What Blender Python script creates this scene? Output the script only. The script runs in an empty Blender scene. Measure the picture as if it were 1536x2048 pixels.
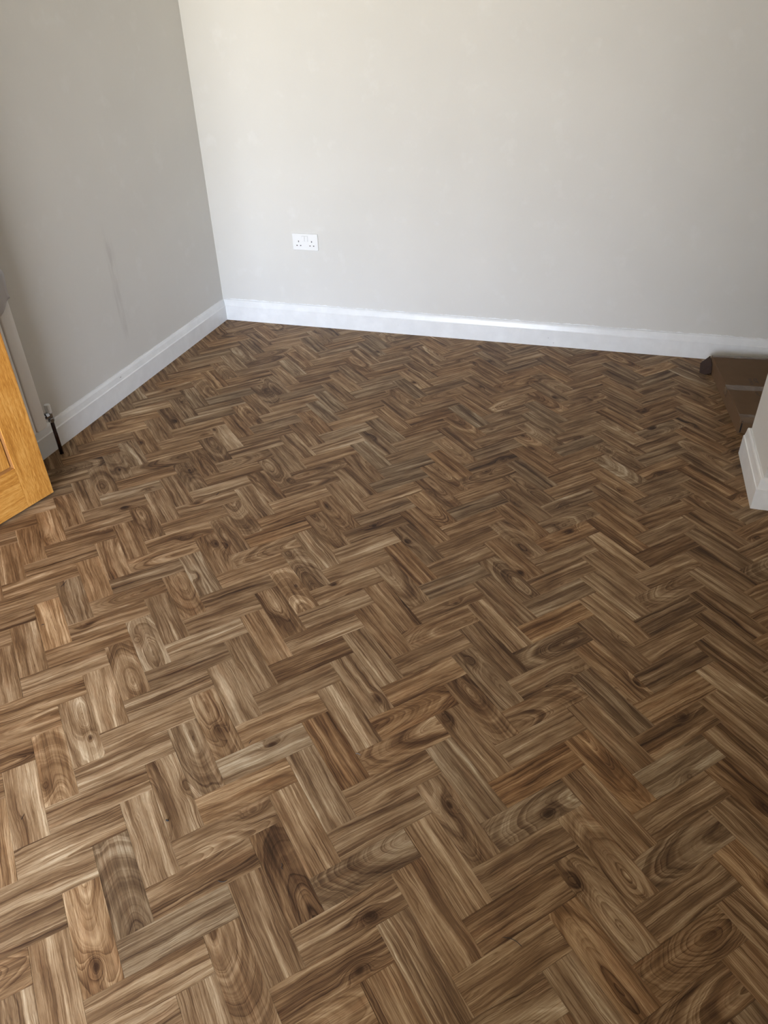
import bpy, bmesh, math, random
import numpy as np
from mathutils import Vector, Matrix

random.seed(7)
rng = random.Random(11)
SC = bpy.context.scene
COL = SC.collection

# ------------------------------------------------------------------ camera
F_PX = 1461.7
CAM_R = ((0.95995123, 0.27911589, -0.02424775), (0.13901768, -0.54967763, -0.82372846), (-0.24324415, 0.78736829, -0.56646577))          # rows: right, down, forward
CAM_C = (2.103879, -3.779048, 1.492233)
cd = bpy.data.cameras.new('camera')
cam = bpy.data.objects.new('camera', cd)
COL.objects.link(cam)
cd.sensor_fit = 'HORIZONTAL'
cd.sensor_width = 24.0
cd.lens = F_PX * 24.0 / 1536.0
cd.clip_start = 0.02
r, d, f = (Vector(v) for v in CAM_R)
m = Matrix(((r.x, -d.x, -f.x, CAM_C[0]), (r.y, -d.y, -f.y, CAM_C[1]), (r.z, -d.z, -f.z, CAM_C[2]), (0, 0, 0, 1)))
cam.matrix_world = m
SC.camera = cam

# ------------------------------------------------------------------ view
SC.view_settings.view_transform = 'Standard'
SC.view_settings.look = 'None'
SC.view_settings.gamma = 1.0
SC.view_settings.use_curve_mapping = False
SC.view_settings.exposure = 0.0

# ------------------------------------------------------------------ world: overcast blue-white sky above warm sunlit ground
w = bpy.data.worlds.new('sky'); SC.world = w; w.use_nodes = True
nt = w.node_tree; nt.nodes.clear()
out = nt.nodes.new('ShaderNodeOutputWorld'); bg = nt.nodes.new('ShaderNodeBackground')
tc = nt.nodes.new('ShaderNodeTexCoord'); sx = nt.nodes.new('ShaderNodeSeparateXYZ')
mr = nt.nodes.new('ShaderNodeMapRange'); mr.inputs['From Min'].default_value = -0.16; mr.inputs['From Max'].default_value = 0.64
cr = nt.nodes.new('ShaderNodeValToRGB')
cr.color_ramp.elements[0].color = (0.86, 0.81, 0.68, 1)
cr.color_ramp.elements[1].color = (0.42, 0.66, 1.15, 1)
e = cr.color_ramp.elements.new(0.40); e.color = (0.78, 0.92, 1.18, 1)
e = cr.color_ramp.elements.new(0.168); e.color = (0.98, 0.96, 0.90, 1)
nt.links.new(tc.outputs['Generated'], sx.inputs[0]); nt.links.new(sx.outputs['Z'], mr.inputs['Value'])
nt.links.new(mr.outputs[0], cr.inputs[0]); nt.links.new(cr.outputs[0], bg.inputs[0])
bg.inputs[1].default_value = 33.5
nt.links.new(bg.outputs[0], out.inputs[0])

# room extents (x along the back wall, y towards it, z up); skirting faces are at x = 0 and y = 0
XL, YB, XR, YS, ZC = -0.018, 0.018, 3.75, -7.4, 2.45
WIN = (0.05, 3.60, 0.15, 2.12)          # window in the wall behind the camera: x0, x1, z0, z1

def portal(loc, rot, sxx, syy):
    l = bpy.data.lights.new('window_portal', 'AREA'); l.shape = 'RECTANGLE'; l.size = sxx; l.size_y = syy
    l.cycles.is_portal = True
    o = bpy.data.objects.new('window_portal', l); COL.objects.link(o)
    o.location = loc; o.rotation_euler = rot
portal(((WIN[0]+WIN[1])/2, YS-0.02, (WIN[2]+WIN[3])/2), (math.radians(90), 0, 0), WIN[1]-WIN[0], WIN[3]-WIN[2])

# ------------------------------------------------------------------ helpers
def link(name, bm, mat, parent=None, smooth=False):
    me = bpy.data.meshes.new(name); bm.normal_update(); bm.to_mesh(me); bm.free()
    if mat: me.materials.append(mat)
    o = bpy.data.objects.new(name, me); COL.objects.link(o)
    if parent: o.parent = parent
    if smooth:
        for p in me.polygons: p.use_smooth = True
    return o
def empty(name, loc=(0, 0, 0)):
    o = bpy.data.objects.new(name, None); COL.objects.link(o); o.location = loc; o.empty_display_size = .05
    return o
def tag(o, label, cat, group=None, kind=None):
    o['label'] = label; o['category'] = cat
    if group: o['group'] = group
    if kind: o['kind'] = kind
    return o
def struct(o, label=None):
    o['kind'] = 'structure'
    if label: o['label'] = label
    return o
def box(bm, a, b, bevel=0):
    g = bmesh.ops.create_cube(bm, size=1)
    vs = g['verts']
    for v in vs:
        v.co = Vector([(a[i]+b[i])/2 + v.co[i]*(b[i]-a[i]) for i in range(3)])
    if bevel:
        es = list({e for v in vs for e in v.link_edges})
        bmesh.ops.bevel(bm, geom=es, offset=bevel, segments=2, affect='EDGES', profile=.6)
def cyl(bm, a, b, ra, rb=None, n=24, caps=True):
    a, b = Vector(a), Vector(b); rb = ra if rb is None else rb
    q = (b-a).to_track_quat('Z', 'Y')
    R0 = [bm.verts.new(a + q @ Vector((ra*math.cos(2*math.pi*i/n), ra*math.sin(2*math.pi*i/n), 0))) for i in range(n)]
    R1 = [bm.verts.new(b + q @ Vector((rb*math.cos(2*math.pi*i/n), rb*math.sin(2*math.pi*i/n), 0))) for i in range(n)]
    for i in range(n): bm.faces.new((R0[i], R0[(i+1) % n], R1[(i+1) % n], R1[i]))
    if caps: bm.faces.new(R0[::-1]); bm.faces.new(R1)
def lathe(bm, prof, c, axis, n=28):
    """prof: (radius, height) list; closed with end caps"""
    c = Vector(c); q = Vector(axis).to_track_quat('Z', 'Y'); rings = []
    for (rr, h) in prof:
        rings.append([bm.verts.new(c + q @ Vector((rr*math.cos(2*math.pi*i/n), rr*math.sin(2*math.pi*i/n), h))) for i in range(n)])
    for A, B in zip(rings, rings[1:]):
        for i in range(n): bm.faces.new((A[i], A[(i+1) % n], B[(i+1) % n], B[i]))
    bm.faces.new(rings[0][::-1]); bm.faces.new(rings[-1])
def tube(bm, pts, rad, n=8):
    pts = [Vector(p) for p in pts]; rings = []
    for i, p in enumerate(pts):
        t = (pts[min(i+1, len(pts)-1)] - pts[max(i-1, 0)]).normalized()
        q = t.to_track_quat('Z', 'Y')
        rr = rad * (0.45 if i in (0, len(pts)-1) else 1)
        rings.append([bm.verts.new(p + q @ Vector((rr*math.cos(2*math.pi*k/n), rr*math.sin(2*math.pi*k/n), 0))) for k in range(n)])
    for A, B in zip(rings, rings[1:]):
        for i in range(n): bm.faces.new((A[i], A[(i+1) % n], B[(i+1) % n], B[i]))
    bm.faces.new(rings[0][::-1]); bm.faces.new(rings[-1])

class NT:
    """small node-building helper"""
    def __init__(s, name):
        s.m = bpy.data.materials.new(name); s.m.use_nodes = True; s.t = s.m.node_tree; s.t.nodes.clear()
        s.out = s.n('ShaderNodeOutputMaterial'); s.b = s.n('ShaderNodeBsdfPrincipled'); s.l(s.b.outputs[0], s.out.inputs[0])
    def n(s, k, **kw):
        x = s.t.nodes.new(k)
        for a, b in kw.items(): setattr(x, a, b)
        return x
    def l(s, a, b): s.t.links.new(a, b)
    def put(s, inp, v):
        if v is None: return
        if hasattr(v, 'links'): s.l(v, inp)
        else: inp.default_value = v
    def math(s, op, a, b=None, c=None, clamp=False):
        x = s.n('ShaderNodeMath', operation=op); x.use_clamp = clamp
        s.put(x.inputs[0], a)
        if b is not None: s.put(x.inputs[1], b)
        if c is not None: s.put(x.inputs[2], c)
        return x.outputs[0]
    def comb(s, x, y, z):
        c = s.n('ShaderNodeCombineXYZ'); s.put(c.inputs[0], x); s.put(c.inputs[1], y); s.put(c.inputs[2], z); return c.outputs[0]
    def sep(s, v):
        c = s.n('ShaderNodeSeparateXYZ'); s.l(v, c.inputs[0]); return c.outputs
    def noise(s, vec, scale=1, detail=3, rough=.5, dist=0):
        x = s.n('ShaderNodeTexNoise'); s.put(x.inputs['Vector'], vec); x.inputs['Scale'].default_value = scale
        x.inputs['Detail'].default_value = detail; x.inputs['Roughness'].default_value = rough; x.inputs['Distortion'].default_value = dist
        return x.outputs[0]
    def ramp(s, v, stops):
        x = s.n('ShaderNodeValToRGB'); s.put(x.inputs[0], v); el = x.color_ramp.elements
        while len(el) > 1: el.remove(el[-1])
        el[0].position = stops[0][0]; el[0].color = (*stops[0][1], 1)
        for p, c in stops[1:]:
            e = el.new(p); e.color = (*c, 1)
        return x.outputs[0]
    def mix(s, f, a, b, mode='MIX'):
        x = s.n('ShaderNodeMix', data_type='RGBA', blend_type=mode)
        s.put(x.inputs['Factor'], f)
        for i, v in ((6, a), (7, b)):
            if isinstance(v, tuple) and len(v) == 3: v = (*v, 1)
            s.put(x.inputs[i], v)
        return x.outputs[2]
    def maprange(s, v, a, b, c, d, smooth=False):
        x = s.n('ShaderNodeMapRange'); x.interpolation_type = 'SMOOTHSTEP' if smooth else 'LINEAR'
        s.put(x.inputs[0], v)
        for i, q in enumerate((a, b, c, d)): s.put(x.inputs[i+1], q)
        return x.outputs[0]
    def bump(s, h, strength, dist):
        x = s.n('ShaderNodeBump'); x.inputs['Strength'].default_value = strength; x.inputs['Distance'].default_value = dist
        s.l(h, x.inputs['Height']); s.l(x.outputs[0], s.b.inputs['Normal'])
    def set(s, **kw):
        for k, v in kw.items():
            inp = s.b.inputs[k.replace('_', ' ')]
            if isinstance(v, tuple) and len(v) == 3: v = (*v, 1)
            s.put(inp, v)
        return s

def srgb(r, g, b):
    return tuple(((c/255)/12.92 if c/255 <= .04045 else (((c/255)+.055)/1.055)**2.4) for c in (r, g, b))

def plain(name, col, rough=.5, metal=0, spec=.5):
    return NT(name).set(Base_Color=col, Roughness=rough, Metallic=metal, Specular_IOR_Level=spec).m

# ------------------------------------------------------------------ wood of the herringbone planks
def mat_floor_wood():
    s = NT('oak_look_vinyl_plank')
    uv = s.n('ShaderNodeUVMap'); U = s.sep(uv.outputs[0])
    def att(n):
        a = s.n('ShaderNodeAttribute'); a.attribute_name = n; return s.sep(a.outputs['Vector'])
    A, B, Cc = att('grain_a'), att('grain_b'), att('grain_c')     # (seed, tone, hue) (pith offset, depth, tilt) (knot s, knot t, knot strength)
    L, T = U[0], U[1]
    seed, tone, hue = A[0], A[1], A[2]
    # slow warps
    n1 = s.math('SUBTRACT', s.noise(s.comb(s.math('MULTIPLY', L, 7), s.math('MULTIPLY', T, 20), seed), 1, 2, .5), .5)
    n2 = s.math('SUBTRACT', s.noise(s.comb(s.math('MULTIPLY', L, 26), s.math('MULTIPLY', T, 60), s.math('ADD', seed, 17)), 1, 2, .5), .5)
    # knot
    kl = s.math('SUBTRACT', L, Cc[0]); kt = s.math('SUBTRACT', T, Cc[1])
    kl = s.math('ADD', kl, s.math('MULTIPLY', n2, .012)); kt = s.math('ADD', kt, s.math('MULTIPLY', n1, .01))
    kd = s.math('SQRT', s.math('ADD', s.math('POWER', s.math('MULTIPLY', kl, .55), 2), s.math('POWER', kt, 2)))
    kf = s.math('MULTIPLY', s.math('EXPONENT', s.math('MULTIPLY', s.math('POWER', s.math('DIVIDE', kd, .015), 2), -1)), Cc[2])
    # slice through the trunk
    y = s.math('ADD', s.math('ADD', s.math('SUBTRACT', T, B[0]), s.math('MULTIPLY', n1, .020)), s.math('MULTIPLY', n2, .007))
    z = s.math('ADD', s.math('ADD', B[1], s.math('MULTIPLY', L, B[2])), s.math('MULTIPLY', n1, .020))
    r = s.math('SQRT', s.math('ADD', s.math('POWER', y, 2), s.math('POWER', z, 2)))
    r = s.math('ADD', r, s.math('MULTIPLY', kf, .030))
    rn = s.noise(s.comb(s.math('MULTIPLY', r, 75), seed, 0), 1, 1, .5)
    ph = s.math('ADD', s.math('MULTIPLY', r, 150), s.math('MULTIPLY', rn, 5.0))
    fr = s.math('FRACT', ph)
    ring = s.math('MULTIPLY', s.math('POWER', fr, 2.2), s.maprange(fr, .92, 1.0, 1, 0, True))      # dark late wood that breaks off sharply
    ringamp = s.maprange(s.noise(s.comb(s.math('MULTIPLY', r, 40), s.math('MULTIPLY', L, 3), s.math('ADD', seed, 5)), 1, 2), .35, .65, .15, 1)
    ring = s.math('MULTIPLY', ring, ringamp)
    # broad streaks following the rings, plus streaks along the board
    st1 = s.noise(s.comb(s.math('MULTIPLY', r, 55), s.math('MULTIPLY', L, 2.2), s.math('ADD', seed, 40)), 1, 3, .6)
    st2 = s.noise(s.comb(s.math('MULTIPLY', L, 2.6), s.math('ADD', s.math('MULTIPLY', T, 120), s.math('MULTIPLY', n1, 1.6)), s.math('ADD', seed, 60)), 1, 3, .65)
    blot = s.noise(s.comb(s.math('MULTIPLY', L, 11), s.math('MULTIPLY', T, 26), s.math('ADD', seed, 80)), 1, 3, .55)
    pore = s.noise(s.comb(s.math('MULTIPLY', L, 60), s.math('ADD', s.math('MULTIPLY', T, 1300), s.math('MULTIPLY', n1, 5)), seed), 1, 2, .6)
    pore_m = s.maprange(pore, .54, .68, 0, 1)
    # a few long dark hairlines along the grain
    line = s.noise(s.comb(s.math('MULTIPLY', L, 4), s.math('ADD', s.math('MULTIPLY', T, 260), s.math('MULTIPLY', n1, 3)), s.math('ADD', seed, 120)), 1, 1, .5)
    line = s.math('MULTIPLY', s.maprange(s.math('ABSOLUTE', s.math('SUBTRACT', line, .40)), 0, .022, 1, 0, True), s.maprange(blot, .45, .60, 0, 1))
    fine = s.noise(s.comb(s.math('MULTIPLY', L, 9), s.math('ADD', s.math('MULTIPLY', T, 560), s.math('MULTIPLY', n1, 3)), s.math('ADD', seed, 9)), 1, 3, .7)
    v = s.math('ADD', s.math('MULTIPLY', s.math('SUBTRACT', st1, .5), 1.4), s.math('MULTIPLY', s.math('SUBTRACT', st2, .5), .80))
    v = s.math('ADD', v, s.math('MULTIPLY', s.math('SUBTRACT', blot, .5), .45))
    v = s.math('ADD', v, s.math('MULTIPLY', s.math('SUBTRACT', fine, .5), .62))
    v = s.math('SUBTRACT', v, s.math('MULTIPLY', ring, .34))
    v = s.math('SUBTRACT', v, s.math('MULTIPLY', line, .22))
    v = s.math('SUBTRACT', v, s.math('MULTIPLY', kf, .26))
    v = s.math('ADD', s.math('ADD', v, .60), tone)
    col = s.ramp(v, [(0.0, srgb(50, 35, 25)), (.22, srgb(82, 59, 41)), (.45, srgb(118, 91, 65)), (.65, srgb(149, 121, 92)), (.85, srgb(180, 154, 124)), (1.0, srgb(208, 186, 158))])
    grey = s.mix(1.0, col, (0.90, 1.0, 1.07), 'MULTIPLY')
    warm = s.mix(1.0, col, (1.09, .99, .84), 'MULTIPLY')
    col = s.mix(hue, grey, warm)
    red = s.maprange(s.noise(s.comb(s.math('MULTIPLY', L, 7), s.math('MULTIPLY', T, 40), s.math('ADD', seed, 33)), 1, 2), .55, .75, 0, .5)
    col = s.mix(red, col, s.mix(1.0, col, (1.06, .93, .86), 'MULTIPLY'))
    col = s.mix(s.math('MULTIPLY', pore_m, .33), col, srgb(60, 42, 30))
    kc = s.maprange(s.math('MULTIPLY', kf, 1), .72, .98, 0, .8, True)
    col = s.mix(kc, col, srgb(52, 33, 22))
    s.set(Base_Color=col, Specular_IOR_Level=.16)
    s.put(s.b.inputs['Roughness'], s.maprange(fine, .3, .7, .46, .58))
    h = s.math('SUBTRACT', s.math('MULTIPLY', fine, .5), s.math('MULTIPLY', pore_m, .8))
    s.bump(h, .35, .0006)
    return s.m

def mat_door_oak():
    s = NT('golden_oak')
    uv = s.n('ShaderNodeUVMap'); U = s.sep(uv.outputs[0]); L, T = U[0], U[1]
    n1 = s.math('SUBTRACT', s.noise(s.comb(s.math('MULTIPLY', L, 7), s.math('MULTIPLY', T, 16), 0), 1, 2), .5)
    st = s.noise(s.comb(s.math('MULTIPLY', L, 3), s.math('ADD', s.math('MULTIPLY', T, 110), s.math('MULTIPLY', n1, 3)), 3), 1, 3, .6)
    fine = s.noise(s.comb(s.math('MULTIPLY', L, 35), s.math('ADD', s.math('MULTIPLY', T, 620), s.math('MULTIPLY', n1, 6)), 1), 1, 3, .7)
    bl = s.noise(s.comb(s.math('MULTIPLY', L, 8), s.math('MULTIPLY', T, 14), 5), 1, 3)
    v = s.math('ADD', s.math('MULTIPLY', s.math('SUBTRACT', st, .5), .9), s.math('MULTIPLY', s.math('SUBTRACT', fine, .5), 1.5))
    v = s.math('ADD', s.math('ADD', v, s.math('MULTIPLY', s.math('SUBTRACT', bl, .5), .5)), .5)
    col = s.ramp(v, [(0.0, srgb(132, 80, 28)), (.35, srgb(178, 118, 48)), (.6, srgb(202, 144, 68)), (1.0, srgb(222, 174, 104))])
    s.set(Base_Color=col, Roughness=.38, Specular_IOR_Level=.45)
    s.bump(fine, .25, .0006)
    return s.m

def mat_wall(name, stain=False):
    s = NT(name)
    g = s.n('ShaderNodeNewGeometry'); P = g.outputs['Position']; X = s.sep(P)
    patch = s.noise(P, 1.6, 4, .55)
    col = s.mix(s.maprange(patch, .35, .65, 0, 1), srgb(217, 215, 210), srgb(221, 219, 214))
    fleck = s.noise(P, 9, 4, .6)
    col = s.mix(s.maprange(fleck, .58, .75, 0, .5), col, srgb(227, 226, 223))
    if stain:
        wob = s.noise(s.comb(0, 0, s.math('MULTIPLY', X[2], 3.5)), 1, 2)
        yy = s.math('ABSOLUTE', s.math('SUBTRACT', s.math('ADD', X[1], .975), s.math('MULTIPLY', wob, .09)))
        band = s.maprange(yy, .0, .045, 1, 0, True)
        zz = s.math('MULTIPLY', s.maprange(X[2], .20, .30, 0, 1, True), s.maprange(X[2], .60, .80, 1, 0, True))
        br = s.maprange(s.noise(s.comb(0, s.math('MULTIPLY', X[1], 40), s.math('MULTIPLY', X[2], 6)), 1, 3), .38, .6, 0, 1)
        fac = s.math('MULTIPLY', s.math('MULTIPLY', band, zz), s.math('MULTIPLY', br, .38))
        col = s.mix(fac, col, srgb(178, 172, 167))
    roll = s.noise(P, 260, 3, .6)
    s.set(Base_Color=col, Roughness=.62, Specular_IOR_Level=.3)
    s.bump(s.math('ADD', roll, s.math('MULTIPLY', s.noise(P, 30, 2), .8)), .25, .0012)
    return s.m

def mat_gloss(name, spots=()):
    s = NT(name)
    g = s.n('ShaderNodeNewGeometry'); P = g.outputs['Position']
    q = s.noise(P, 14, 4, .6)
    col = s.mix(s.maprange(q, .4, .7, 0, 1), srgb(236, 237, 237), srgb(243, 244, 244))
    X = s.sep(P)
    for (x, y, z, rad, elong) in spots:
        dd = s.math('SQRT', s.math('ADD', s.math('ADD', s.math('POWER', s.math('DIVIDE', s.math('SUBTRACT', X[0], x), elong), 2),
             s.math('POWER', s.math('DIVIDE', s.math('SUBTRACT', X[1], y), elong), 2)), s.math('POWER', s.math('SUBTRACT', X[2], z), 2)))
        col = s.mix(s.maprange(dd, rad*.5, rad, .75, 0, True), col, srgb(105, 100, 98))
    s.set(Base_Color=col, Roughness=.28, Specular_IOR_Level=.5)
    s.bump(s.noise(P, 40, 3, .6), .12, .0015)
    return s.m

M_WOOD = mat_floor_wood()
M_OAK = mat_door_oak()
M_BEAD = plain('shaded_oak_bead', srgb(146, 98, 50), .6, 0, .2)  # oak bead with its shade painted in as a darker brown
M_WALL = mat_wall('matt_emulsion')
M_WALL_L = mat_wall('matt_emulsion_scuffed', True)
M_SKIRT = mat_gloss('white_gloss', [(0, -1.075, .1, .0035, 3.0), (1.9, 0, .02, .002, 1.2), (1.05, 0, .05, .0012, 2), (1.87, 0, .045, .0015, 2)])
M_CEIL = plain('white_ceiling_paint', srgb(225, 224, 221), .8)
M_SCREED = plain('grey_screed', srgb(58, 50, 44), .9)
M_PLASTIC = plain('white_plastic', srgb(240, 241, 241), .32)
M_SLOT = plain('dark_slot', srgb(22, 22, 24), .6)
M_CHROME = plain('chrome', srgb(150, 150, 154), .12, 1)
M_PIPE = plain('dark_lacquered_pipe', srgb(52, 26, 20), .25)
M_RAD = plain('radiator_enamel', srgb(243, 242, 240), .4)
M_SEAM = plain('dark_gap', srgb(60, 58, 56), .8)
M_FRAME = plain('window_plastic', srgb(235, 235, 235), .35)

# ------------------------------------------------------------------ room shell
def quadmesh(name, polys, mat, parent=None):
    bm = bmesh.new()
    for p in polys: bm.faces.new([bm.verts.new(v) for v in p])
    return link(name, bm, mat, parent)
TH = .12
bm = bmesh.new(); box(bm, (XL-TH, YB, 0), (XR+TH, YB+TH, ZC)); struct(link('wall_back', bm, M_WALL))
# left wall with the doorway the oak door hangs in
DY0, DY1, DZ = -3.42, -2.645, 2.0
bm = bmesh.new()
box(bm, (XL-TH, DY1, 0), (XL, YB, ZC)); box(bm, (XL-TH, YS-TH, 0), (XL, DY0, ZC)); box(bm, (XL-TH, DY0, DZ), (XL, DY1, ZC))
struct(link('wall_left', bm, M_WALL_L))
bm = bmesh.new()
box(bm, (XL-1.3, DY0-.6, 0), (XL-1.2, DY1+.6, ZC)); box(bm, (XL-1.3, DY0-.7, 0), (XL-TH, DY0-.6, ZC)); box(bm, (XL-1.3, DY1+.6, 0), (XL-TH, DY1+.7, ZC))
struct(link('wall_hall', bm, M_WALL))
bm = bmesh.new(); box(bm, (XR, YS-TH, 0), (XR+TH, YB, ZC)); struct(link('wall_right', bm, M_WALL))
# stub wall on the right
NX, NY0, NY1 = 2.737, -1.346, -.976
bm = bmesh.new(); box(bm, (NX, NY0, 0), (XR, NY1, ZC), .0015); struct(link('wall_nib', bm, M_WALL))
# wall behind the camera, with its window opening
bm = bmesh.new()
box(bm, (XL, YS-TH, 0), (WIN[0], YS, ZC)); box(bm, (WIN[1], YS-TH, 0), (XR, YS, ZC))
box(bm, (WIN[0], YS-TH, 0), (WIN[1], YS, WIN[2])); box(bm, (WIN[0], YS-TH, WIN[3]), (WIN[1], YS, ZC))
struct(link('wall_front', bm, M_WALL))
# unseen partition added behind the camera to shade the right side of the room
bm = bmesh.new(); box(bm, (1.64, -4.25, 0), (XR, -4.13, ZC)); struct(link('wall_light_blocker', bm, M_WALL))
bm = bmesh.new(); box(bm, (XL-1.3, YS-TH, ZC), (XR+TH, YB+TH, ZC+.1)); struct(link('ceiling', bm, M_CEIL))
win = struct(empty('window_1', ((WIN[0]+WIN[1])/2, YS-.06, WIN[2])))
bm = bmesh.new(); fw = .06; x0, x1, z0, z1 = WIN
px, pz = win.location.x, win.location.z
for a, b in (((x0, z0), (x1, z0+fw)), ((x0, z1-fw), (x1, z1)), ((x0, z0+fw), (x0+fw, z1-fw)), ((x1-fw, z0+fw), (x1, z1-fw)), (((x0+x1)/2-.04, z0+fw), ((x0+x1)/2+.04, z1-fw))):
    box(bm, (a[0]-px, -.03, a[1]-pz), (b[0]-px, .03, b[1]-pz))
link('window_frame', bm, M_FRAME, win)

# ------------------------------------------------------------------ skirting boards: a profile swept along a mitred path
PROF = [(0.0, .118), (.004, .1185), (.007, .1165), (.0105, .109), (.0130, .096), (.0150, .0865), (.0180, .0825), (.018, .002), (.018, .0)]
PROF_N = [(0.0, .120), (.005, .1205), (.0095, .118), (.0115, .112), (.0120, .104), (.0135, .092), (.0150, .083), (.0180, .0805), (.018, .002), (.018, .0)]
def sweep(bm, prof, path):
    """path: 2-D wall-line points; the board stands to the right of the travel direction"""
    P = [Vector(p) for p in path]; rings = []
    for i, p in enumerate(P):
        ds = []
        if i > 0: ds.append((P[i]-P[i-1]).normalized())
        if i < len(P)-1: ds.append((P[i+1]-P[i]).normalized())
        ns = [Vector((d.y, -d.x)) for d in ds]
        n = sum(ns, Vector((0, 0))); n = n / n.length_squared if len(ns) == 2 else n
        if len(ns) == 2: n = n * 2 / 1.0 if False else n * 1.0
        if len(ns) == 2:
            n = (ns[0]+ns[1]); n = n / (1 + ns[0].dot(ns[1]))
        rings.append([bm.verts.new((p.x+n.x*o, p.y+n.y*o, h)) for o, h in prof] + [bm.verts.new((p.x, p.y, 0))])
    for A, B in zip(rings, rings[1:]):
        for k in range(len(A)-1):
            bm.faces.new((A[k], A[k+1], B[k+1], B[k]))
    bm.faces.new(rings[0]); bm.faces.new(rings[-1][::-1])
def skirt(name, prof, path, parts=True):
    bm = bmesh.new(); sweep(bm, prof, path)
    bmesh.ops.recalc_face_normals(bm, faces=bm.faces)
    return struct(link(name, bm, M_SKIRT))
# back and left boards meet in a mitre at the corner
g = .0
sk_b = skirt('baseboard_back', PROF, [(XL, YB), (XR, YB)])
sk_l = skirt('baseboard_left', PROF, [(XL, DY1+.03), (XL, YB)])
sk_n = skirt('baseboard_nib', PROF_N, [(XR, NY1), (NX, NY1), (NX, NY0), (XR, NY0)])
# the uneven painted filler line along the top of each board
def bead(parent, p0, p1, nrm, z, seed, amp=.0016, base=.0016):
    R = random.Random(seed); bm = bmesh.new(); n = int((Vector(p1)-Vector(p0)).length/.006)
    prev = None; h = 0
    for i in range(n+1):
        t = i/n; h = max(0, min(1, h*.86 + R.uniform(-.30, .36)))
        gap = R.random() < .04
        x = p0[0]+(p1[0]-p0[0])*t; y = p0[1]+(p1[1]-p0[1])*t; top = z + base*.4 + amp*h*1.5
        ring = [bm.verts.new((x, y, z-.001)), bm.verts.new((x+nrm[0]*.0012, y+nrm[1]*.0012, z-.001)), bm.verts.new((x+nrm[0]*.0009, y+nrm[1]*.0009, top-.0004)), bm.verts.new((x, y, top))]
        if prev:
            for k in range(3): bm.faces.new((prev[k], prev[k+1], ring[k+1], ring[k]))
        prev = ring
    bmesh.ops.recalc_face_normals(bm, faces=bm.faces)
    return link('filler_line', bm, M_SKIRT, parent)
bead(sk_b, (.0, YB), (3.0, YB), (0, -1), .1195, 3, .0042)
bead(sk_l, (XL, -1.62), (XL, -.01), (1, 0), .1195, 5, .0018)
bead(sk_n, (NX, NY0), (NX, NY1), (-1, 0), .1205, 8, .0012)
bead(sk_n, (NX, NY0), (NX+.5, NY0), (0, -1), .1205, 9, .0012)

# ------------------------------------------------------------------ floor: screed and herringbone planks
W = .0762
PA, PU, PV = -0.794317, 12.9521, 40.7884
ca, sa = math.cos(PA), math.sin(PA)
def uv2w(u, v):
    u -= PU; v -= PV
    return ((ca*u + sa*v)*W, (-sa*u + ca*v)*W)
def proj(x, y, z=0):
    c = [x-CAM_C[0], y-CAM_C[1], z-CAM_C[2]]
    q = [sum(CAM_R[i][k]*c[k] for k in range(3)) for i in range(3)]
    if q[2] < .1: return None
    return (768+F_PX*q[0]/q[2], 1024+F_PX*q[1]/q[2])
bm = bmesh.new(); box(bm, (XL-1.3, YS-TH, -.06), (XR+TH, YB+TH, -.0026)); floor = struct(link('floor', bm, M_SCREED))
FX0, FX1, FY0, FY1 = -.010, XR-.004, YS+.004, .010
def clip(poly):
    for ax, val, sgn in ((0, FX0, 1), (0, FX1, -1), (1, FY0, 1), (1, FY1, -1)):
        o = []
        for i in range(len(poly)):
            a, b = poly[i-1], poly[i]
            ia, ib = (a[ax]-val)*sgn >= 0, (b[ax]-val)*sgn >= 0
            if ia != ib:
                t = (val-a[ax])/(b[ax]-a[ax]); o.append(tuple(a[k]+(b[k]-a[k])*t for k in range(4)))
            if ib: o.append(b)
        poly = o
        if len(poly) < 3: return []
    return poly
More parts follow.
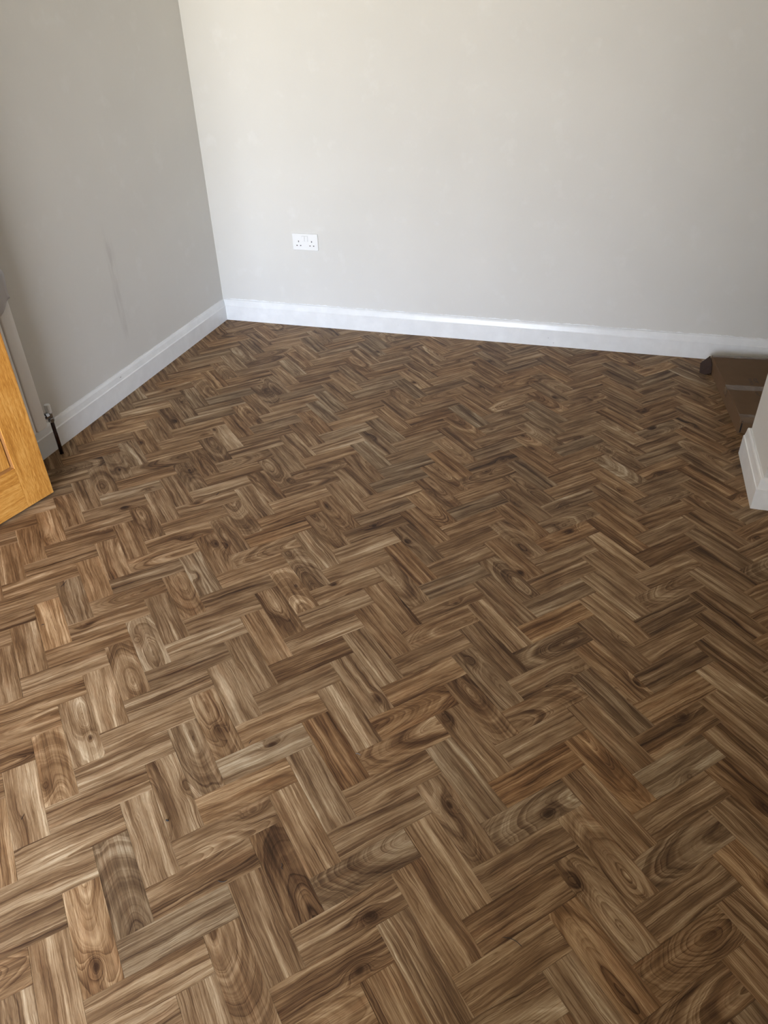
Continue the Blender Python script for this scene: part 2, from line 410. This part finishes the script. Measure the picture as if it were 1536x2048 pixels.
# tone table read off the floor: plank (kind, a, b) -> (tone, hue, grain, knots)
TONES = {}
for _r in '''H,-5,7,-.08,.6,m V,-5,7,.08,.4,ck H,-6,6,-.02,.6,c H,-2,4,.06,.4,s V,-1,5,0,.5,ck H,2,2,.05,.6,s
V,3,3,.06,.4,s V,2,2,-.15,.8,m V,1,1,.02,.25,s V,0,0,.06,.5,s V,-1,-1,-.10,.5,c V,-2,-2,-.02,.35,s
V,-3,-3,-.04,.45,c V,-6,6,-.02,.7,ck V,-7,5,.08,.5,s V,-2,4,.02,.2,c V,-3,3,.05,.35,mk V,-4,2,.07,.35,s
V,-5,1,0,0,c V,-6,0,-.03,.75,ck V,-7,-1,.06,.5,s H,-3,3,.06,.35,s H,-4,2,.09,.4,s H,-5,1,.02,.4,m
H,-6,0,.08,.35,s H,-7,-1,-.04,.3,s H,1,1,.01,.15,sk H,0,0,-.01,.7,m H,-1,-1,.02,.4,mk H,-2,-2,-.05,.4,m
H,-3,-3,-.06,0,s H,-4,-4,.05,.4,s H,3,-3,-.02,.3,s H,2,-4,-.09,.1,c H,1,-5,-.04,.4,mk H,0,-6,-.11,.5,mk
H,6,0,-.02,.85,c V,7,1,-.04,.5,c V,6,0,.03,.45,mk V,5,-1,0,.15,s V,4,-2,.03,.3,ck V,3,-3,.06,.45,s
V,2,-4,0,.5,m V,1,-5,-.03,.3,s H,10,-2,0,.5,c H,9,-3,.02,.4,s H,8,-4,-.07,.95,m H,7,-5,0,.1,ck
H,6,-6,-.04,.35,s H,5,-7,-.05,.5,s H,4,-8,0,.45,m V,11,-1,-.06,.15,s V,10,-2,.03,.45,s V,9,-3,-.06,.9,c
V,8,-4,-.02,.5,s V,7,-5,-.01,.45,c V,6,-6,.01,.4,ck V,5,-7,-.03,.75,c V,4,-8,.02,.3,s H,14,-4,.05,.7,s
H,13,-5,-.08,.5,sk H,12,-6,-.01,.1,mk H,11,-7,.03,.4,s H,10,-8,-.05,.2,c H,9,-9,-.06,.4,s H,8,-10,-.06,.6,c
H,7,-11,-.09,.5,c V,14,-4,-.02,.5,s V,13,-5,-.07,.5,s V,12,-6,-.05,.7,mk V,11,-7,-.04,.4,m V,-6,18,-.05,.6,s
H,-3,15,0,.5,s V,-2,16,.05,.6,m H,1,13,-.01,.6,c H,-4,14,-.03,.6,m V,-4,14,.02,.2,s V,-3,15,.03,.75,s
H,-1,11,-.04,.5,c H,0,12,-.02,.2,s V,0,12,0,.55,c H,-5,13,0,.5,s V,-5,13,.08,.95,s H,-2,10,0,.5,mk
V,-1,11,-.01,.3,s V,-6,12,.06,.5,s H,-3,9,0,.6,s V,-2,10,.05,.2,ck V,-7,11,.05,.45,s H,-4,8,.05,.45,s
V,-3,9,.02,.45,c H,0,6,0,.2,m V,-4,8,.03,.5,m H,-1,5,.07,.3,s V,2,14,.04,.5,mk H,5,11,-.02,.5,c
V,5,11,-.01,.3,ck V,6,12,.08,.4,s H,8,8,-.01,.5,s H,9,9,.06,.45,s V,1,13,.05,.1,mk H,3,9,-.02,.35,m
H,4,10,.06,.6,s V,4,10,.03,.6,ck H,7,7,0,.5,mk H,2,8,0,.4,m V,3,9,-.07,.5,ck H,6,6,.03,.4,s
V,6,6,-.02,.6,m H,1,7,.11,.3,s V,2,8,.04,.6,m H,4,4,-.11,.55,m H,5,5,.06,.45,s V,5,5,.05,.35,s
V,1,7,.07,.3,s H,3,3,-.04,.35,s V,4,4,-.03,.35,mk V,0,6,.06,.3,s V,9,9,-.06,.8,m H,12,6,-.02,.5,m
V,13,7,-.01,.65,mk H,16,4,-.03,.45,s V,8,8,0,.4,c H,11,5,-.03,.15,s V,12,6,-.03,.3,c H,14,2,-.01,.2,s
H,15,3,-.04,.5,m V,7,7,-.01,.6,s H,9,3,-.04,.6,c H,10,4,0,.5,mk V,10,4,.01,.5,s V,11,5,.01,.35,m
H,13,1,0,.95,s H,8,2,-.06,.5,s V,9,3,-.02,.35,s H,12,0,-.04,.25,c H,7,1,0,.75,m V,8,2,.01,.25,ck
H,11,-1,-.02,.4,mk V,17,5,.07,.6,s H,20,2,-.12,.6,m V,21,3,-.01,.35,s V,20,2,-.08,.5,m V,15,3,.01,.4,s
V,16,4,0,.5,s H,19,1,0,.5,m H,18,0,-.03,.4,c V,19,1,.02,.4,s V,14,2,0,.55,m H,17,-1,-.05,.3,s
V,18,0,-.05,.5,m V,13,1,-.03,.4,mk H,16,-2,0,.5,s V,17,-1,-.02,.45,s V,12,0,.04,.6,mk H,15,-3,-.04,.3,s
V,16,-2,.02,.45,s V,15,-3,-.02,.45,m V,-1,23,-.05,.4,c V,0,24,-.03,.3,ck V,3,21,-.04,.3,ck V,4,22,-.1,.5,c
V,2,20,.01,.4,s V,1,19,.02,.4,s V,0,18,-.05,.5,c V,5,17,.03,.4,s V,6,18,-.05,.5,m V,7,19,0,.4,ck
V,8,20,.05,.4,s V,4,16,.03,.4,ck V,3,15,-.02,.4,ck V,8,14,-.06,.6,c V,7,13,-.04,.5,c V,9,15,.05,.5,s
V,10,16,0,.5,m V,11,17,-.05,.5,m H,10,16,-.06,.5,c H,9,15,-.04,.5,c H,8,14,.03,.6,s H,5,17,0,.4,m
H,0,18,.02,.4,sk V,-4,20,.03,.8,mk V,-5,19,.02,.7,m V,-3,21,-.01,.6,m V,-2,22,.02,.4,s V,11,11,0,.7,s
V,12,12,-.05,.8,c V,13,13,-.02,.6,ck V,14,14,-.03,.7,c H,13,13,-.02,.1,s H,12,12,.04,.6,s H,15,9,-.03,.15,s
H,16,10,.02,.7,s H,17,11,-.01,.6,ck V,16,10,-.03,.4,mk V,17,11,-.06,.4,ck V,18,12,-.05,.2,s H,20,8,.04,.6,s'''.split():
    _k, _a, _b, _t, _h, _g = _r.split(',')
    TONES[(_k, int(_a), int(_b))] = (float(_t), float(_h), _g)
def plank_data(kind, a, b):
    R = random.Random((a*7919 + b*104729 + (1 if kind == 'H' else 0)*31337) & 0xffffff)
    tone = R.gauss(-.01, .038); hue = min(1, max(0, R.gauss(.60, .20)))
    gt = R.choice('ssssmc'); kn = R.random() < .22
    if (kind, a, b) in TONES:
        t = TONES[(kind, a, b)]; tone = t[0]*1.1; hue = min(1, t[1]+.06); gt = t[2][0]; kn = 'k' in t[2]
    if gt == 's': off, dep, tilt = R.choice((-1, 1))*R.uniform(.09, .16), R.uniform(.02, .05), R.uniform(-.12, .12)
    elif gt == 'm': off, dep, tilt = R.choice((-1, 1))*R.uniform(.03, .07), R.uniform(.008, .02), R.uniform(-.22, .22)
    else:
        off, tilt = R.uniform(-.018, .018), R.choice((-1, 1))*R.uniform(.20, .42); dep = -tilt*R.choice((-.02, .06, .17, .24))
    kn = ((R.uniform(.02, .21), R.uniform(-.028, .028), R.uniform(.7, 1.0)) if kn else (9., 9., 0.))
    return (R.uniform(0, 400), tone, hue), (off, dep, tilt), kn
def plank_polys():
    out = []
    for k in range(-90, 110):
        for mm in range(-25, 30):
            a, b = k+3*mm, k-3*mm
            for kind, (u0, v0, u1, v1) in (('V', (a, b-3, a+1, b)), ('H', (a-2, b, a+1, b+1))):
                e = .0012
                cs = [(u0+e, v0+e), (u1-e, v0+e), (u1-e, v1-e), (u0+e, v1-e)]
                poly = []
                for (u, v) in cs:
                    x, y = uv2w(u, v)
                    l, t = ((v-v0), (u-u0-.5)) if kind == 'V' else ((u-u0), (v-v0-.5))
                    poly.append((x, y, l*W, t*W))
                if all(p[0] < FX0 for p in poly) or all(p[0] > FX1 for p in poly) or all(p[1] < FY0 for p in poly) or all(p[1] > FY1 for p in poly): continue
                poly = clip(poly)
                if poly: out.append((kind, a, b, poly))
    return out
def parea(poly):
    q = [proj(p[0], p[1]) for p in poly]
    if any(v is None for v in q): return 0
    cx = sum(v[0] for v in q)/len(q); cy = sum(v[1] for v in q)/len(q)
    q = [(min(1536, max(0, v[0])), min(2048, max(0, v[1]))) for v in q]
    wx = sum(p[0] for p in poly)/len(poly); wy = sum(p[1] for p in poly)/len(poly)
    if wx > 2.74 and wy > -1.35: return 0
    ar = 0
    for i in range(len(q)): ar += q[i-1][0]*q[i][1] - q[i][0]*q[i-1][1]
    return abs(ar)/2
def fill(verts, faces, uvs, att, kind, a, b, poly):
    base = len(verts); n = len(poly); A, B, K = plank_data(kind, a, b)
    cx = sum(p[0] for p in poly)/n; cy = sum(p[1] for p in poly)/n
    dz = random.Random(a*31+b*17).uniform(-.00010, .00010)
    ring = []
    for (ins, z) in ((.00028, 0.0+dz), (0, -.00045), (0, -.0026)):
        for p in poly:
            dx, dy = cx-p[0], cy-p[1]; dl = math.hypot(dx, dy)
            verts.append((p[0]+dx/dl*ins*1.4, p[1]+dy/dl*ins*1.4, z)); ring.append((p[2], p[3]))
    fs = [list(range(n))]
    for rr in range(2):
        for i in range(n): fs.append([rr*n+i, (rr+1)*n+i, (rr+1)*n+(i+1) % n, rr*n+(i+1) % n])
    for f_ in fs:
        faces.append([base+i for i in f_]); uvs.extend(ring[i] for i in f_); att.append((A, B, K))
def plank_obj(name, items):
    verts, faces, uvs, att = [], [], [], []
    for it in items: fill(verts, faces, uvs, att, *it)
    me = bpy.data.meshes.new(name); me.from_pydata(verts, [], faces)
    ul = me.uv_layers.new(name='UVMap'); ul.data.foreach_set('uv', [c for q in uvs for c in q])
    for j, nm in enumerate(('grain_a', 'grain_b', 'grain_c')):
        at = me.attributes.new(nm, 'FLOAT_VECTOR', 'FACE'); at.data.foreach_set('vector', [c for q in att for c in q[j]])
    me.materials.append(M_WOOD); me.update()
    o = bpy.data.objects.new(name, me); COL.objects.link(o); o.parent = floor
    return o
planks = plank_polys()
planks.sort(key=lambda q: -parea(q[3]))
for it in planks[:300]: plank_obj('plank', [it])
o = plank_obj('far_planks', planks[300:]); o['kind'] = 'stuff'

# ------------------------------------------------------------------ oak door, swung open against the left wall
hinge_dir = Vector((math.cos(math.radians(77.42)), math.sin(math.radians(77.42))))   # from hinge to leading edge
LEAD = Vector((.2105, -1.898)); DW, DH, DT, DB = .762, 1.981, .040, .010
hz = LEAD - hinge_dir*DW
door = struct(empty('door_1', (hz.x, hz.y, 0)))
door['label'] = 'golden oak door with recessed panels standing open against the left wall'
door.rotation_euler = (0, 0, math.radians(77.42))
# local: x along the leaf from the hinge, y = 0 is the face towards the room, +y towards the wall
def dbox(name, x0, x1, z0, z1, y0=0, y1=DT, vert=True, bev=.0012):
    bm = bmesh.new(); box(bm, (x0, y0, z0), (x1, y1, z1), bev)
    uvl = bm.loops.layers.uv.new('UVMap'); sh = rng.uniform(0, 5)
    for fc in bm.faces:
        for lp in fc.loops:
            c = lp.vert.co
            lp[uvl].uv = (c.z+sh, c.x+c.y+sh*2) if vert else (c.x+sh, c.z+c.y+sh*2)
    return link(name, bm, M_OAK, door)
ST, BR = .1155, .166
# the face that shows looks along local -y when +y is rotated towards the wall
dbox('stile', DW-ST, DW, DB, DB+DH); dbox('stile', 0, ST, DB, DB+DH)
rails = [(DB, DB+BR), (DB+.93, DB+.93+.14), (DB+DH-.116, DB+DH)]
for z0, z1 in rails: dbox('rail', ST, DW-ST, z0, z1, vert=False)
mc = DW/2
for (z0, z1) in ((rails[0][1], rails[1][0]), (rails[1][1], rails[2][0])):
    dbox('muntin', mc-.045, mc+.045, z0, z1)
    for x0, x1 in ((ST, mc-.045), (mc+.045, DW-ST)):
        pn = dbox('panel', x0+.0105, x1-.0105, z0+.0105, z1-.0105, .006, DT-.006)
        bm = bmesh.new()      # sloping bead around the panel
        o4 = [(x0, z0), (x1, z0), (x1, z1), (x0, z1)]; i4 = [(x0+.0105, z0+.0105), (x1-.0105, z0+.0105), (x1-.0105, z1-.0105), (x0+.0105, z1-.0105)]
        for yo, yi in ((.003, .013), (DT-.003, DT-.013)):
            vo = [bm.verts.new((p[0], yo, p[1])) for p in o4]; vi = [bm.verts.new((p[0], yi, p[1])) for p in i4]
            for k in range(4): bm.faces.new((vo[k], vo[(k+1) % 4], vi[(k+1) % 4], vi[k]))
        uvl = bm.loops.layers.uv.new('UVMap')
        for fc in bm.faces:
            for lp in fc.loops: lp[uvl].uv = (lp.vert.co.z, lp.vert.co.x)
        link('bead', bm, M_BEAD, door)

# ------------------------------------------------------------------ radiator
RX = .080; RY = -1.688; RZ0, RZ1 = .166, .766
rad = tag(empty('radiator', (.05, RY-.22, RZ0)), 'pale grey flat-tube radiator on the left wall behind the oak door', 'radiator')
def rlink(name, bm, mat, **k):
    for v in bm.verts: v.co -= Vector(rad.location)
    return link(name, bm, mat, rad, **k)
TW, GAP = .0620, .0045
for i in range(7):
    y1 = RY - i*(TW+GAP); y0 = y1-TW
    bm = bmesh.new(); box(bm, (RX-.014, y0, RZ0), (RX, y1, RZ1))
    es = [e for e in bm.edges if abs(e.verts[0].co.y-e.verts[1].co.y) < 1e-6 and abs(e.verts[0].co.z-e.verts[1].co.z) < 1e-6]
    bmesh.ops.bevel(bm, geom=es, offset=.011, segments=4, affect='EDGES', profile=.5)
    es = [e for e in bm.edges if abs(e.verts[0].co.x-RX) < 1e-6 and abs(e.verts[1].co.x-RX) < 1e-6]
    bmesh.ops.bevel(bm, geom=es, offset=.005, segments=3, affect='EDGES', profile=.5)
    rlink('tube', bm, M_RAD, smooth=True)
yA, yB = RY-7*(TW+GAP)+.01, RY-.004
for z in (RZ0+.022, RZ1-.05):
    bm = bmesh.new(); box(bm, (.034, yA, z-.016), (RX-.0141, yB, z+.016), .003); rlink('header_pipe', bm, M_RAD)
bm = bmesh.new(); box(bm, (.0655, yA+.01, RZ0+.01), (.0659, yB-.005, RZ1-.01)); rlink('gap_shade_sheet', bm, M_SEAM)  # dark sheet behind the tubes, stands in for the shaded gaps
for z in (RZ0+.12, RZ1-.12):
    for y in (RY-.1, RY-.36):
        bm = bmesh.new(); box(bm, (XL, y-.015, z-.02), (.0655, y+.015, z+.02), .002); rlink('bracket', bm, M_RAD)

# lockshield valve and its dark pipe
val = tag(empty('radiator_valve', (.04, -1.6205, 0)), 'radiator valve with ribbed white cap and chrome nut on a dark pipe', 'valve')
def vl(name, bm, mat, smooth=False, label=None):
    o = link(name, bm, mat, val, smooth)
    if label: o['label'] = label
    return o
bm = bmesh.new(); cyl(bm, (0, 0, 0.0005), (0, 0, .150), .0078, n=20); vl('pipe', bm, M_PIPE, True, 'dark brown pipe running down into the floor')
bm = bmesh.new(); cyl(bm, (0, 0, .146), (0, 0, .152), .0085, .0132, n=6); cyl(bm, (0, 0, .152), (0, 0, .164), .0132, n=6); cyl(bm, (0, 0, .164), (0, 0, .168), .0132, .009, n=6); vl('nut', bm, M_CHROME)
bm = bmesh.new(); lathe(bm, [(.009, .166), (.0105, .170), (.0105, .186), (.0085, .189), (.0085, .194)], (0, 0, 0), (0, 0, 1)); vl('valve_body', bm, M_CHROME, False)
bm = bmesh.new(); cyl(bm, (0, 0, .180), (0, -.045, .188), .0085, n=20); cyl(bm, (0, -.014, .1825), (0, -.030, .1853), .013, n=6); cyl(bm, (0, -.03, .1853), (.0, -.078, .188), .007, n=16); vl('tail_nut', bm, M_CHROME)
bm = bmesh.new()
n = 48; prof = [(.0112, .190), (.0118, .192), (.0118, .221), (.0105, .2245), (.004, .2252)]
rings = []
for (rr, h) in prof:
    rings.append([bm.verts.new(((rr-(.0006 if (k % 4 < 2 and rr > .0115) else 0))*math.cos(2*math.pi*k/n), (rr-(.0006 if (k % 4 < 2 and rr > .0115) else 0))*math.sin(2*math.pi*k/n), h)) for k in range(n)])
for A, B in zip(rings, rings[1:]):
    for k in range(n): bm.faces.new((A[k], A[(k+1) % n], B[(k+1) % n], B[k]))
bm.faces.new(rings[0][::-1]); bm.faces.new(rings[-1])
vl('valve_cap', bm, M_PLASTIC, False, 'ribbed white plastic cap')
bm = bmesh.new(); lathe(bm, [(.0086, 0), (.0086, .0022), (.0079, .003)], (0, 0, 0.0003), (0, 0, 1)); vl('pipe_collar', bm, M_PIPE)

# cloth draped over the end of the radiator
M_CLOTH = NT('grey_cloth')
gp = M_CLOTH.n('ShaderNodeNewGeometry').outputs['Position']
M_CLOTH.set(Base_Color=srgb(206, 206, 210), Roughness=.9, Specular_IOR_Level=.1)
M_CLOTH.bump(M_CLOTH.noise(gp, 700, 2), .3, .0005); M_CLOTH = M_CLOTH.m
bm = bmesh.new(); NU, NV = 34, 30; grid = []
yc0, yc1 = -1.687, -2.05
for i in range(NU+1):
    row = []; ty = i/NU; y = yc0 + (yc1-yc0)*ty
    drop = .100 + min(1, ty*6)*.028 + .012*math.sin(ty*9)**2
    xb, xf, zt = .022, .0875, .776 + .010*math.sin(ty*14+.5)
    path = [(xb, zt-.10), (xb, zt-.01), (xb+.010, zt+.010+.012*math.exp(-ty*8)), (.055, zt+.014+.016*math.exp(-ty*6)), (xf-.010, zt+.010), (xf, zt-.008), (xf+.001, zt-drop)]
    seg = [0]
    for a, b in zip(path, path[1:]): seg.append(seg[-1]+math.hypot(b[0]-a[0], b[1]-a[1]))
    for j in range(NV+1):
        q = seg[-1]*j/NV
        for k in range(len(path)-1):
            if q <= seg[k+1]+1e-9: break
        t = (q-seg[k])/(seg[k+1]-seg[k]); x = path[k][0]+(path[k+1][0]-path[k][0])*t; z = path[k][1]+(path[k+1][1]-path[k][1])*t
        fo = .0025*math.sin(y*95 + z*14)*max(0, (j/NV-.55))*2
        yy = y + (.004*math.sin(z*60)*max(0, 1-ty*6) if x > .06 else 0)
        row.append(bm.verts.new((x+fo+(.002 if x > .08 else 0), yy, z)))
    grid.append(row)
for i in range(NU):
    for j in range(NV): bm.faces.new((grid[i][j], grid[i+1][j], grid[i+1][j+1], grid[i][j+1]))
bmesh.ops.recalc_face_normals(bm, faces=bm.faces)
cl = link('cloth', bm, M_CLOTH, None, True)
md = cl.modifiers.new('thickness', 'SOLIDIFY'); md.thickness = .0018; md.offset = 1
tag(cl, 'light grey cloth draped over the top of the radiator behind the door', 'cloth')

# ------------------------------------------------------------------ double socket
SX, SZ = .533, .4675
sock = tag(empty('wall_socket', (SX, YB, SZ)), 'white double wall socket with two rocker switches on the back wall', 'socket')
def rrect(w_, h_, r_, n=5):
    pts = []
    for cx, cz, a0 in ((w_/2-r_, h_/2-r_, 0), (-w_/2+r_, h_/2-r_, 90), (-w_/2+r_, -h_/2+r_, 180), (w_/2-r_, -h_/2+r_, 270)):
        for k in range(n+1):
            a = math.radians(a0+90*k/n); pts.append((cx+r_*math.cos(a), cz+r_*math.sin(a)))
    return pts
bm = bmesh.new(); rings = []
for (w_, h_, y) in ((.146, .086, 0), (.146, .086, -.0065), (.1435, .0835, -.0092), (.139, .079, -.0098)):
    rings.append([bm.verts.new((x, y, z)) for x, z in rrect(w_, h_, .004)])
for A, B in zip(rings, rings[1:]):
    for k in range(len(A)): bm.faces.new((A[k], A[(k+1) % len(A)], B[(k+1) % len(A)], B[k]))
bm.faces.new(rings[-1]); bmesh.ops.recalc_face_normals(bm, faces=bm.faces)
link('faceplate', bm, M_PLASTIC, sock)
for sx_ in (-1, 1):
    cx = sx_*.0092 - .001
    bm = bmesh.new(); box(bm, (cx-.0083, -.0100, .0035), (cx+.0083, -.0097, .0315)); fr_ = link('switch_surround', bm, plain('switch_gap', srgb(176, 178, 180), .5), sock)
    bm = bmesh.new(); box(bm, (cx-.0074, -.0125, .0044), (cx+.0074, -.0100, .0306), .0008)
    for v in bm.verts:
        if v.co.y < -.0115: v.co.y += (v.co.z-.0175)*.07
    link('rocker_switch', bm, M_PLASTIC, sock)
    c2 = sx_*.0375
    for (dx, dz, ww, hh) in ((0, .003, .0042, .0085), (-.0105, -.0185, .0068, .0045), (.0105, -.0185, .0068, .0045)):
        bm = bmesh.new(); box(bm, (c2+dx-ww/2, -.0100, dz-hh/2), (c2+dx+ww/2, -.0096, dz+hh/2)); link('pin_slot', bm, M_SLOT, sock)

# ------------------------------------------------------------------ flat cardboard box in the recess
def mat_card():
    s = NT('brown_cardboard')
    t_ = s.n('ShaderNodeTexCoord'); P = t_.outputs['Object']; X = s.sep(P)
    n = s.noise(P, 14, 4, .6); flute = s.math('SINE', s.math('MULTIPLY', X[1], 900))
    col = s.mix(n, srgb(98, 75, 53), srgb(116, 90, 65))
    s.set(Base_Color=col, Roughness=.75, Specular_IOR_Level=.25); s.bump(s.math('ADD', s.math('MULTIPLY', flute, .2), n), .15, .001)
    return s.m
M_CARD = mat_card()
M_TAPE = NT('clear_parcel_tape').set(Base_Color=srgb(112, 92, 74), Roughness=.2, Specular_IOR_Level=.5)
M_TAPE.bump(M_TAPE.noise(M_TAPE.n('ShaderNodeNewGeometry').outputs['Position'], 30, 3, .6, 1.5), .6, .004); M_TAPE = M_TAPE.m
M_INK = plain('black_print', srgb(35, 30, 30), .6)
BA, BB = Vector((2.663, -.115)), Vector((2.7295, -.785)); BH, BWd = .066, .40
bd = (BB-BA); BL = bd.length
cb = tag(empty('cardboard_box', (BA.x, BA.y, 0)), 'flat brown cardboard box taped across the top, lying in the recess behind the stub wall', 'box')
cb.rotation_euler = (0, 0, math.atan2(bd.y, bd.x)+math.pi/2)
# local: +x across (to the right), -y along towards the camera
bm = bmesh.new(); box(bm, (0, -BL, 0.0006), (BWd, 0, BH), .002); link('carton', bm, M_CARD, cb)
ys = -.345
for (y0, y1) in ((ys+.0015, -.006), (-BL+.006, ys-.0015)):
    bm = bmesh.new(); box(bm, (.002, y0, BH-.0005), (BWd-.002, y1, BH+.0022), .0008); link('top_flap', bm, M_CARD, cb)
def tape(y0, y1, z, down=0, name='tape', x0=-.0006):
    bm = bmesh.new(); n = 26; A = []
    for i in range(n+1):
        x = x0+(BWd-x0)*i/n; wv = .0005*math.sin(i*1.7)+.0006
        row = [bm.verts.new((x, y0+.0015*math.sin(i*.6), z+.0002+wv*.2)), bm.verts.new((x, (y0+y1)/2, z+.0003+wv)), bm.verts.new((x, y1, z+.0002))]
        if down: row.append(bm.verts.new((x, y1-.0006, z-down)))
        A.append(row)
    for a, b in zip(A, A[1:]):
        for k in range(len(a)-1): bm.faces.new((a[k], a[k+1], b[k+1], b[k]))
    return link(name, bm, M_TAPE, cb, True)
t1 = tape(ys+.002, ys-.050, BH+.0024)
t2 = tape(-BL+.038, -BL-.0004, BH+.0024, .022)
t3 = tape(-.030, -.004, BH+.0024)
# tape end folded down the long side
bm = bmesh.new(); box(bm, (-.0009, ys-.050, BH-.036), (-.0002, ys+.002, BH+.001)); link('tape', bm, M_TAPE, cb)
# slot in the end wall
bm = bmesh.new(); box(bm, (.008, -BL-.0008, .006), (.0125, -BL+.001, .056)); link('hand_slot', bm, M_SLOT, cb)
bm = bmesh.new(); box(bm, (.004, -BL-.0035, .002), (.0065, -BL-.0005, .060), .0006); link('end_flap', bm, M_CARD, cb)
# loose flap sticking out at the far left corner, its shadow painted in dark
bm = bmesh.new()
P = [(-.004, .004, .062), (-.004, -.062, .046), (-.052, -.064, .0015), (-.040, .010, .020)]
vs = [bm.verts.new(p) for p in P]; bm.faces.new(vs)
vs2 = [bm.verts.new(p) for p in ((-.004, -.062, .046), (-.004, -.085, .012), (-.030, -.085, .0012), (-.052, -.064, .0015))]; bm.faces.new(vs2)
fl = link('side_flap', bm, plain('shaded_card', srgb(64, 50, 44), .8, 0, .2), cb); md = fl.modifiers.new('t', 'SOLIDIFY'); md.thickness = .0025; md.offset = 0
# printed marks, too blurred in the photograph to read: blocks of small strokes
def printed(x0, x1, y0, y1, n, seed, bold=.6):
    R = random.Random(seed); bm = bmesh.new(); z = BH+.00235
    cell = (y0-y1)/n
    for i in range(n):
        yy = y0 - cell*i; w2 = cell*bold
        for k in range(R.choice((2, 3))):
            if k == 0: a, b, c, d_ = x0, x1, yy, yy-w2*.32
            elif k == 1:
                xx = x0 if R.random() < .5 else x1-(x1-x0)*.22; a, b, c, d_ = xx, xx+(x1-x0)*.22, yy, yy-w2
            else: a, b, c, d_ = x0+(x1-x0)*.4, x0+(x1-x0)*.6, yy, yy-w2
            box(bm, (a, d_, z), (b, c, z+.00012))
    return link('printed_mark', bm, M_INK, cb)
printed(.112, .124, -.262, -.330, 7, 1); printed(.112, .124, -.352, -.385, 3, 4); printed(.112, .124, -.405, -.450, 5, 2)
printed(.133, .149, -.258, -.310, 4, 3, .8); printed(.178, .188, -.262, -.30, 3, 5)

# ------------------------------------------------------------------ threads and bits of fluff on the floor
M_FIBRE = plain('dark_fibre', srgb(40, 38, 42), .7)
M_FIBRE2 = plain('grey_fluff', srgb(120, 118, 116), .9)
def fibre(pts, rad, label, mat=M_FIBRE, name='thread'):
    bm = bmesh.new(); c = Vector((pts[0][0], pts[0][1], 0))
    P = [Vector((p[0], p[1], rad+.0003))-c for p in pts]
    # smooth a little
    S = []
    for a, b in zip(P, P[1:]):
        for k in range(4): S.append(a.lerp(b, k/4))
    S.append(P[-1])
    for _ in range(2): S = [S[0]]+[(S[i-1]+S[i]*2+S[i+1])/4 for i in range(1, len(S)-1)]+[S[-1]]
    tube(bm, S, rad, 6)
    o = link(name, bm, mat, None, True); o.location = c
    tag(o, label, 'thread', 'loose threads and fluff on the floor'); return o
def ground(px, py):
    dx = ((px-768)/F_PX, (py-1024)/F_PX, 1)
    v = [sum(dx[i]*CAM_R[i][k] for i in range(3)) for k in range(3)]
    t = -CAM_C[2]/v[2]; return (CAM_C[0]+t*v[0], CAM_C[1]+t*v[1])
def px(*pp): return [ground(*q) for q in pp]
fibre(px((1005, 1875), (1018, 1876), (1032, 1882), (1044, 1894)), .0006, 'long curved dark thread on the floor, nearest the bottom edge of the photo')
fibre(px((436, 1762), (446, 1765), (455, 1760)), .0007, 'thin black thread bent in a shallow hook, beside a grey-brown plank')
fibre(px((562, 1727), (566, 1731), (562, 1735), (566, 1739)), .0007, 'tiny black zigzag thread on a dark swirled plank')
fibre(px((122, 1174), (128, 1168), (133, 1162)), .0007, 'short straight black thread on a tan plank below the oak door')
fibre(px((42, 1640), (45, 1635), (49, 1628)), .0006, 'thin slanted black thread on a plank at the lower left edge')
fibre(px((498, 1488), (500, 1484), (503, 1481)), .0006, 'small dark comma-shaped thread in the middle left of the floor')
fibre(px((711, 1508), (716, 1507), (721, 1511)), .0009, 'pale grey scrap of fluff at the corner of a dark brown plank', M_FIBRE2, 'fluff')
fibre(px((332, 1640), (335, 1643), (338, 1641)), .0016, 'round dark speck of fluff on the crack between two light planks', M_FIBRE, 'fluff')
fibre(px((432, 991), (435, 989), (438, 985)), .0009, 'dark thread lying farthest up the floor, well in front of the left skirting')
fibre(px((83, 1251), (86, 1249), (88, 1250)), .0008, 'very small dark crumb of thread on a pale golden plank')
